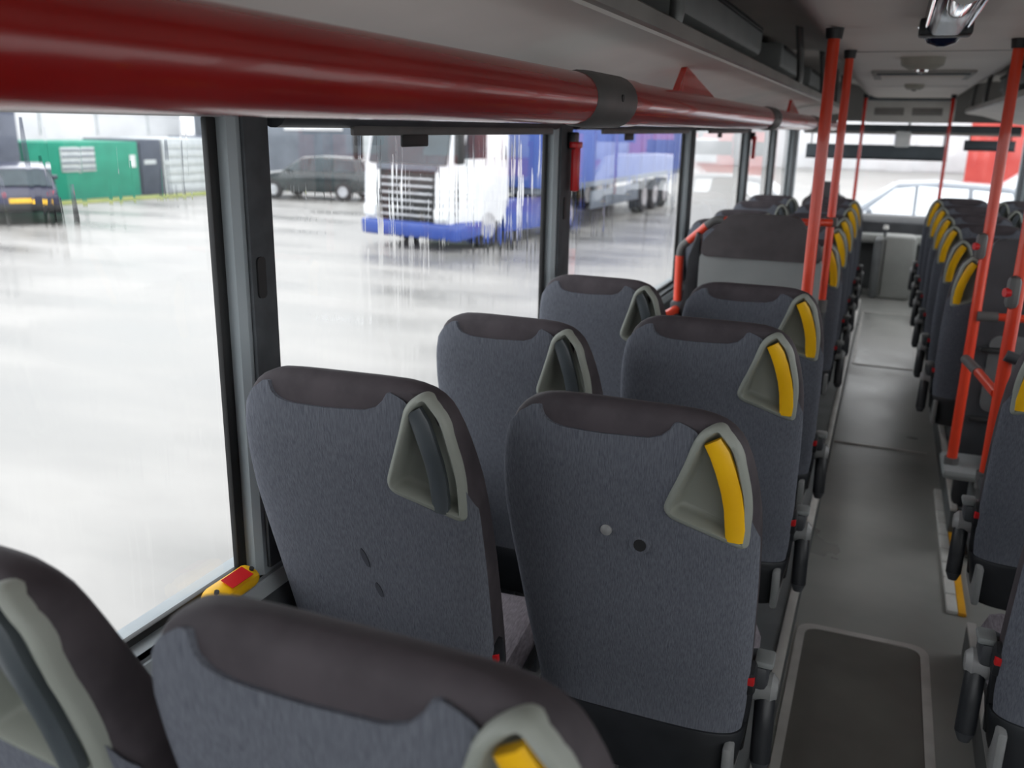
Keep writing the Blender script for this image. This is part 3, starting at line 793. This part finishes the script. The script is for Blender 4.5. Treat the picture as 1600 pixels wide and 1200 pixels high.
# ------------------------------------------------------------------ front: cash cabinet, dashboard, driver seat
cb = tag(empty('cash_cabinet', (.12, 10.55, 0)), 'grey cabinet with rounded top standing at the front end of the aisle', 'cabinet')
finish('cabinet_body', B((.05, .12, .34), (.36, .4, .68), .05), 'cabinet_grey', cb)
finish('side_column', B((-.15, .1, .32), (.09, .36, .64), .03), 'podium_grey', cb)
finish('seam', B((-.085, -.085, .34), (.012, .012, .6), .003), 'gasket_black', cb)
finish('post', T([(-.10, -.02, .62), (-.10, -.02, .76)], .014, 10), 'dark_plastic', cb)
finish('post_knob', T([(-.10, -.02, .75), (-.10, -.02, .79)], [.03, .022], 12), 'white_plastic', cb)
ds = tag(empty('dashboard', (.12, 11.2, .0)), 'pale dashboard running below the windscreen', 'dashboard')
finish('dash_top', PR([(-.1, .6), (.36, .6), (.36, .82), (.1, .83), (-.08, .76)], 'x', -1.15, 1.15, .02), 'dark_plastic', ds)
finish('dash_base', B((0, .1, .3), (2.3, .35, .62), .02), 'podium_grey', ds)
finish('dash_shelf', B((0.1, -.2, .6), (1.9, .2, .1), .03), 'dash_pale', ds)
finish('instrument_hood', B((-.62, -.05, .86), (.5, .25, .12), .05), 'dark_plastic', ds)
dr = tag(empty('driver_seat', (-.62, 10.2, 0)), 'dark driver seat with tall headrest at the front left', 'driver seat')
finish('backrest', PR(round_poly([(-.24, .55), (.24, .55), (.22, 1.05), (.14, 1.1), (.13, 1.24), (-.13, 1.24), (-.14, 1.1), (-.22, 1.05)], .05), 'y', -.06, .06, .02), 'board_dark', dr)
finish('cushion', B((0, .28, .5), (.48, .5, .14), .05), 'board_dark', dr)
finish('pedestal', B((0, .25, .22), (.3, .32, .44), .03), 'black_plastic', dr)
swl = tag(empty('steering_wheel', (-.62, 10.7, .98)), 'black steering wheel behind the driver seat', 'steering wheel')
ring = [(math.cos(2 * PI * k / 28) * .22, -math.sin(2 * PI * k / 28) * .18, math.sin(2 * PI * k / 28) * .12) for k in range(29)]
finish('rim', T(ring, .014, 10), 'black_plastic', swl)
finish('hub', T([(0, 0, .0), (0, .05, -.08), (0, .12, -.3)], [.06, .05, .03], 14), 'black_plastic', swl)
finish('spoke', T([(-.21, 0, 0), (.21, 0, 0)], .012, 8), 'black_plastic', swl)

# ------------------------------------------------------------------ outside
GZ = -.9
struct(finish('ground', B((-10, 30, GZ - .05), (240, 240, .1)), 'wet_asphalt', smooth=False), 'wet pale tarmac yard')
def wheel(parent, c, rad, wd, name='wheel'):
    w = finish(name, T([(c[0] - wd / 2, c[1], c[2]), (c[0] - wd * .4, c[1], c[2]), (c[0] + wd * .4, c[1], c[2]), (c[0] + wd / 2, c[1], c[2])], [rad * .9, rad, rad, rad * .9], 20), 'tyre', parent)
    finish('rim', T([(c[0] - wd / 2 - .012, c[1], c[2]), (c[0] + wd / 2 + .012, c[1], c[2])], rad * .58, 16), 'wheel_rim', w)
    return w
def car(label, loc, rz, paint, h=1.0, glass='car_glass'):
    t = tag(empty('car', (loc[0], loc[1], GZ), rz), label, 'car')
    st = [(-2.2, .76, .55, .80, .83, .70), (-2.16, .84, .38, .88, .95, .70), (-1.85, .87, .30, .93, 1.40, .60), (-1.55, .88, .28, .94, 1.46, .62), (-.4, .89, .26, .95, 1.50, .63), (.30, .89, .26, .95, 1.46, .62),
          (1.05, .88, .27, .95, .99, .74), (1.75, .86, .30, .84, .90, .70), (2.1, .80, .36, .70, .76, .62), (2.2, .70, .45, .60, .64, .55)]
    bm = bmesh.new(); rings = []
    for y, w, zb, zl, zr, wr in st:
        zl *= h; zr *= h
        sec = [(w * .93, zb), (w, zb + .15), (w, zl - .08), (w * .975, zl), (wr + .03, zr - .05), (wr - .05, zr)]
        sec = sec + [(-x, z) for x, z in reversed(sec)]
        rings.append([bm.verts.new((x, y, z)) for x, z in sec])
    n = len(rings[0])
    for a, b in zip(rings, rings[1:]):
        for k in range(n): bm.faces.new([a[k], a[(k + 1) % n], b[(k + 1) % n], b[k]])
    bm.faces.new(rings[0][::-1]); bm.faces.new(rings[-1])
    finish('body', bm, paint, t, ang=.6)
    for s in (-1, 1):
        for poly in ([(-1.78, .99), (-1.0, .99), (-.98, 1.40), (-1.62, 1.37)], [(-.92, .99), (-.06, .99), (-.06, 1.43), (-.90, 1.41)], [(.0, .99), (.86, .99), (.34, 1.38), (.0, 1.42)]):
            bm = bmesh.new(); vv = []
            for dx in (.012, -.01):
                for y, z in poly:
                    k = (z - .95) / .52
                    vv.append(bm.verts.new((s * (.87 - (.87 - .66) * k + dx), y, z * h)))
            m_ = len(poly)
            bm.faces.new(vv[:m_]); bm.faces.new(vv[m_:][::-1])
            for k in range(m_): bm.faces.new([vv[k], vv[(k + 1) % m_], vv[m_ + (k + 1) % m_], vv[m_ + k]])
            finish('side_window', bm, glass, t)
        for y, m_ in ((-2.15, 'tail_red'), (2.13, 'lamp_clear')):
            finish('lamp', B((s * .66, y, .78 if y < 0 else .66), (.2, .1, .16), .03), m_, t)
        for y in (-1.35, 1.38):
            wheel(t, (s * .82, y, .32), .32, .2)
        finish('door_mirror', B((s * .97, .75, 1.02 * h), (.16, .1, .12), .03), paint, t)
    for (y0, z0, y1, z1) in ((-2.19, 1.0, -1.92, 1.36), (1.02, 1.03, .36, 1.42)):
        bm = bmesh.new(); dy = -.02 if y0 < 0 else .025
        a = [bm.verts.new(p) for p in ((-.66, y0 + dy, z0 * h), (.66, y0 + dy, z0 * h), (.54, y1 + dy, z1 * h + .015), (-.54, y1 + dy, z1 * h + .015))]
        b = [bm.verts.new((v.co.x, v.co.y - dy * 2, v.co.z - .02)) for v in a]
        bm.faces.new(a); bm.faces.new(b[::-1])
        for k in range(4): bm.faces.new([a[k], a[(k + 1) % 4], b[(k + 1) % 4], b[k]])
        finish('windscreen' if y0 > 0 else 'rear_window', bm, glass, t)
    finish('number_plate', B((0, -2.21, .62), (.52, .02, .12), .004), 'plate_yellow', t)
    finish('number_plate', B((0, 2.2, .52), (.52, .02, .12), .004), 'plate_yellow', t)
    finish('bumper', B((0, -2.12, .46), (1.6, .2, .2), .05), 'gasket_black', t)
    return t
car('dark green-black estate car parked in front of the slate building', (-18.9, 27.8, 0), math.radians(96), 'car_black')
car('dark navy car with yellow plate at the left edge, in front of a lorry', (-21.7, 17.7, 0), math.radians(52), 'car_navy')
car('pale silver estate car seen side-on through the windscreen', (.45, 19.4, 0), math.radians(90), 'car_silver', h=1.18, glass='car_glass_painted_sky')
car('taller white car behind the silver one seen through the windscreen', (3.6, 26.5, 0), math.radians(85), 'car_white', h=1.3, glass='car_glass_painted_sky')

# lorry tractor and trailer
tk = tag(empty('lorry', (-9.62, 17.35, GZ), math.radians(-12)), 'white and blue articulated lorry tractor facing the bus', 'lorry')
prof = [(.0, .55), (.02, 1.0), (.06, 1.75), (.28, 2.75), (.55, 3.05), (1.2, 3.75), (2.15, 3.75), (2.15, .9), (1.9, .55)]
finish('cab', PR(prof, 'x', -1.22, 1.22, .05), 'truck_white', tk)
finish('windscreen', PR([(.045, 1.82), (.275, 2.70), (.24, 2.71), (.01, 1.82)], 'x', -1.08, 1.08), 'car_glass', tk)
finish('sun_shield', B((0, .16, 2.82), (2.3, .34, .10), .03, Matrix.Rotation(-.3, 3, 'X')), 'facade_slate', tk)
gr = finish('grille_panel', PR([(-.02, .62), (.05, 1.70), (.08, 1.70), (.05, .62)], 'x', -.78, .78, .006), 'gasket_black', tk)
for k in range(6):
    z = .74 + k * .155
    finish('grille_slat', B((0, -.03 + (z - .62) * .062, z), (1.46, .05, .045), .012), 'wheel_rim', gr)
finish('badge_bar', B((0, .035, 1.74), (1.7, .05, .12), .015), 'facade_slate', tk)
finish('bumper', PR([(-.08, .28), (-.10, .60), (.2, .64), (1.1, .62), (1.1, .30), (.2, .22)], 'x', -1.25, 1.25, .04), 'truck_blue', tk)
for s in (-1, 1):
    finish('headlamp', B((s * 1.0, -.03, .80), (.34, .14, .26), .04), 'lamp_clear', tk)
    finish('side_window', PR([(.42, 1.95), (1.25, 1.95), (1.25, 2.65), (.62, 2.65)], 'x', s * 1.215, s * 1.235), 'car_glass', tk)
    finish('mirror', B((s * 1.42, .05, 2.25), (.16, .22, .8), .05), 'gasket_black', tk)
    finish('mirror_arm', T([(s * 1.2, .12, 2.6), (s * 1.42, .08, 2.6)], .03, 8), 'gasket_black', tk)
    wheel(tk, (s * 1.05, 1.35, .5), .5, .32)
    finish('side_skirt', PR(round_poly([(2.0, .3), (4.1, .3), (4.1, 1.0), (2.0, 1.05)], .06), 'x', s * 1.08, s * 1.22, .02), 'truck_blue', tk)
    wheel(tk, (s * .98, 4.75, .5), .5, .45)
finish('chassis', B((0, 3.4, .75), (.9, 4.6, .3), .03), 'gasket_black', tk)
tl = tag(empty('semi_trailer', (-8.75, 19.9, GZ), math.radians(-1.5)), 'long blue curtain-sided trailer behind the white lorry cab', 'trailer')
finish('curtain_body', B((0, 6.8, 2.6), (2.5, 13.4, 2.75), .03), 'curtain_blue', tl)
finish('front_bulkhead', B((0, .06, 2.6), (2.44, .1, 2.7), .02), 'curtain_blue', tl)
for k in range(9):
    finish('curtain_strap', B((1.256, .9 + k * 1.5, 2.5), (.014, .06, 2.5), .002), 'truck_blue', tl)
finish('deck', B((0, 6.8, 1.17), (2.5, 13.4, .16), .02), 'facade_slate', tl)
for s in (-1, 1):
    for y in (9.2, 10.5, 11.8): wheel(tl, (s * .98, y, .5), .5, .42)
    finish('side_guard', B((s * 1.16, 6.2, .72), (.05, 4.6, .5), .02), 'facade_slate', tl)
    finish('landing_leg', B((s * .7, 3.1, .6), (.14, .14, 1.2), .02), 'gasket_black', tl)

# grey box lorry at the left edge
vl = tag(empty('box_lorry', (-26.0, 19.3, GZ), math.radians(90)), 'slate grey box lorry at the left edge behind the navy car', 'lorry')
finish('box_body', B((0, 1.4, 2.35), (2.4, 5.2, 2.6), .05), 'lorry_slate', vl)
finish('cab', B((0, 4.95, 1.6), (2.2, 1.8, 2.2), .2), 'lorry_slate', vl)
finish('door_rail', B((1.21, 1.4, 1.1), (.03, 5.2, .1), .01), 'facade_white', vl)
for s in (-1, 1):
    for y in (5.0, .4): wheel(vl, (s * .98, y, .46), .46, .3)

# buildings around the yard
def building(name, label, loc, rz, size, wall, roof=None, ch=None, roofh=.4):
    t = tag(empty(name, (loc[0], loc[1], GZ), rz), label, 'building')
    finish('wall', B((0, size[1] / 2, size[2] / 2), size, .02), wall, t)
    if roof: finish('roof_band', B((0, size[1] / 2, size[2] + roofh / 2), (size[0] + .1, size[1] + .1, roofh), .02), roof, t)
    return t
def facing(x, y): return math.atan2(y, x) - PI / 2
# row of low units along the far side of the yard; local -y faces the bus
rz = math.radians(82)
gh = building('site_hut', 'low green hut with a barred window beside a slate door', (-25.0, 23.15, 0), rz, (4.1, 3, 1.86), 'green_wall')
w = finish('window', B((-.3, -.02, 1.3), (1.25, .06, .8), .02), 'garage_grey', gh)
for k in range(4): finish('window_bar', B((-.3, -.06, 1.0 + k * .2), (1.2, .03, .05), .006), 'facade_slate', w)
finish('notice', B((1.8, -.02, 1.2), (.22, .03, .42)), 'facade_white', gh)
dh = building('door_bay', 'slate doorway bay between the green hut and grey garage', (-24.72, 25.74, 0), rz, (1.02, 3, 1.92), 'door_slate')
finish('door_leaf', B((0, -.03, .92), (.85, .06, 1.8), .01), 'door_slate', dh)
finish('door_notice', B((-.05, -.07, 1.15), (.5, .02, .16)), 'garage_grey', dh)
gg = building('garage_unit', 'pale grey garage unit right of the slate door', (-24.45, 27.6, 0), rz, (2.6, 3, 1.95), 'garage_grey')
for k in range(6): finish('door_rib', B((0, -.015, .2 + k * .3), (2.4, .03, .24), .008), 'garage_grey', gg)
og = building('dark_store', 'dark store with an orange post right of the garage', (-24.15, 29.75, 0), rz, (1.5, 3, 2.0), 'lorry_slate')
finish('orange_post', B((-.35, -.06, 1.3), (.3, .1, 1.6), .02), 'orange_panel', og)
wf = building('white_warehouse', 'long white warehouse rising behind the green hut', (-35.0, 24.0, 0), rz, (26, 10, 5.0), 'facade_white', 'garage_grey')
for k in range(9): finish('cladding_rib', B((-11 + k * 2.75, -.04, 3.4), (.08, .08, 3.0)), 'garage_grey', wf)
sb = building('slate_building', 'slate grey workshop behind the dark estate car', (-26.5, 40.5, 0), math.radians(60), (9, 8, 5.6), 'facade_slate')
w = finish('window', B((-1.2, -.03, 2.6), (3.2, .06, .8), .02), 'facade_white', sb)
finish('roller_door', B((2.2, -.03, 1.5), (2.4, .06, 3.0), .02), 'garage_grey', sb)
mb = building('mint_building', 'pale mint shed right of the slate workshop', (-21.5, 47.5, 0), math.radians(50), (5.5, 6, 6.0), 'facade_mint')
finish('door', B((0, -.03, 1.4), (2, .06, 2.8), .02), 'garage_grey', mb)
ct = tag(empty('cargo_stack', (-21.8, 38.5, GZ), .8), 'tan stack of pallets beside the mint shed', 'pallets')
for k in range(6): finish('pallet', B((0, 0, .16 + k * .31), (1.6, 1.2, .24), .02), 'cargo_tan', ct)
rb = building('red_building', 'long red building beyond the windscreen on the right', (16, 46, 0), math.radians(-10), (26, 10, 5.5), 'facade_red', 'facade_white')
for k in range(5): finish('window', B((-9 + k * 4.5, -.03, 1.6), (2.2, .06, 1.2), .02), 'facade_white', rb)
lw = building('pale_hall', 'pale hall seen through the windscreen behind the white cars', (-4, 70, 0), 0, (46, 12, 5.0), 'facade_white', 'garage_grey')
for k in range(8): finish('gate', B((-18 + k * 5, -.03, 1.8), (3.2, .06, 3.4), .02), 'facade_white', lw)
struct(finish('grass_verge', B((-23.6, 25.5, GZ + .02), (1.0, 16, .06), .02, Matrix.Rotation(math.radians(-8), 3, 'Z')), 'grass_verge'), 'thin grass verge along the low units')
bpy.context.view_layer.update()
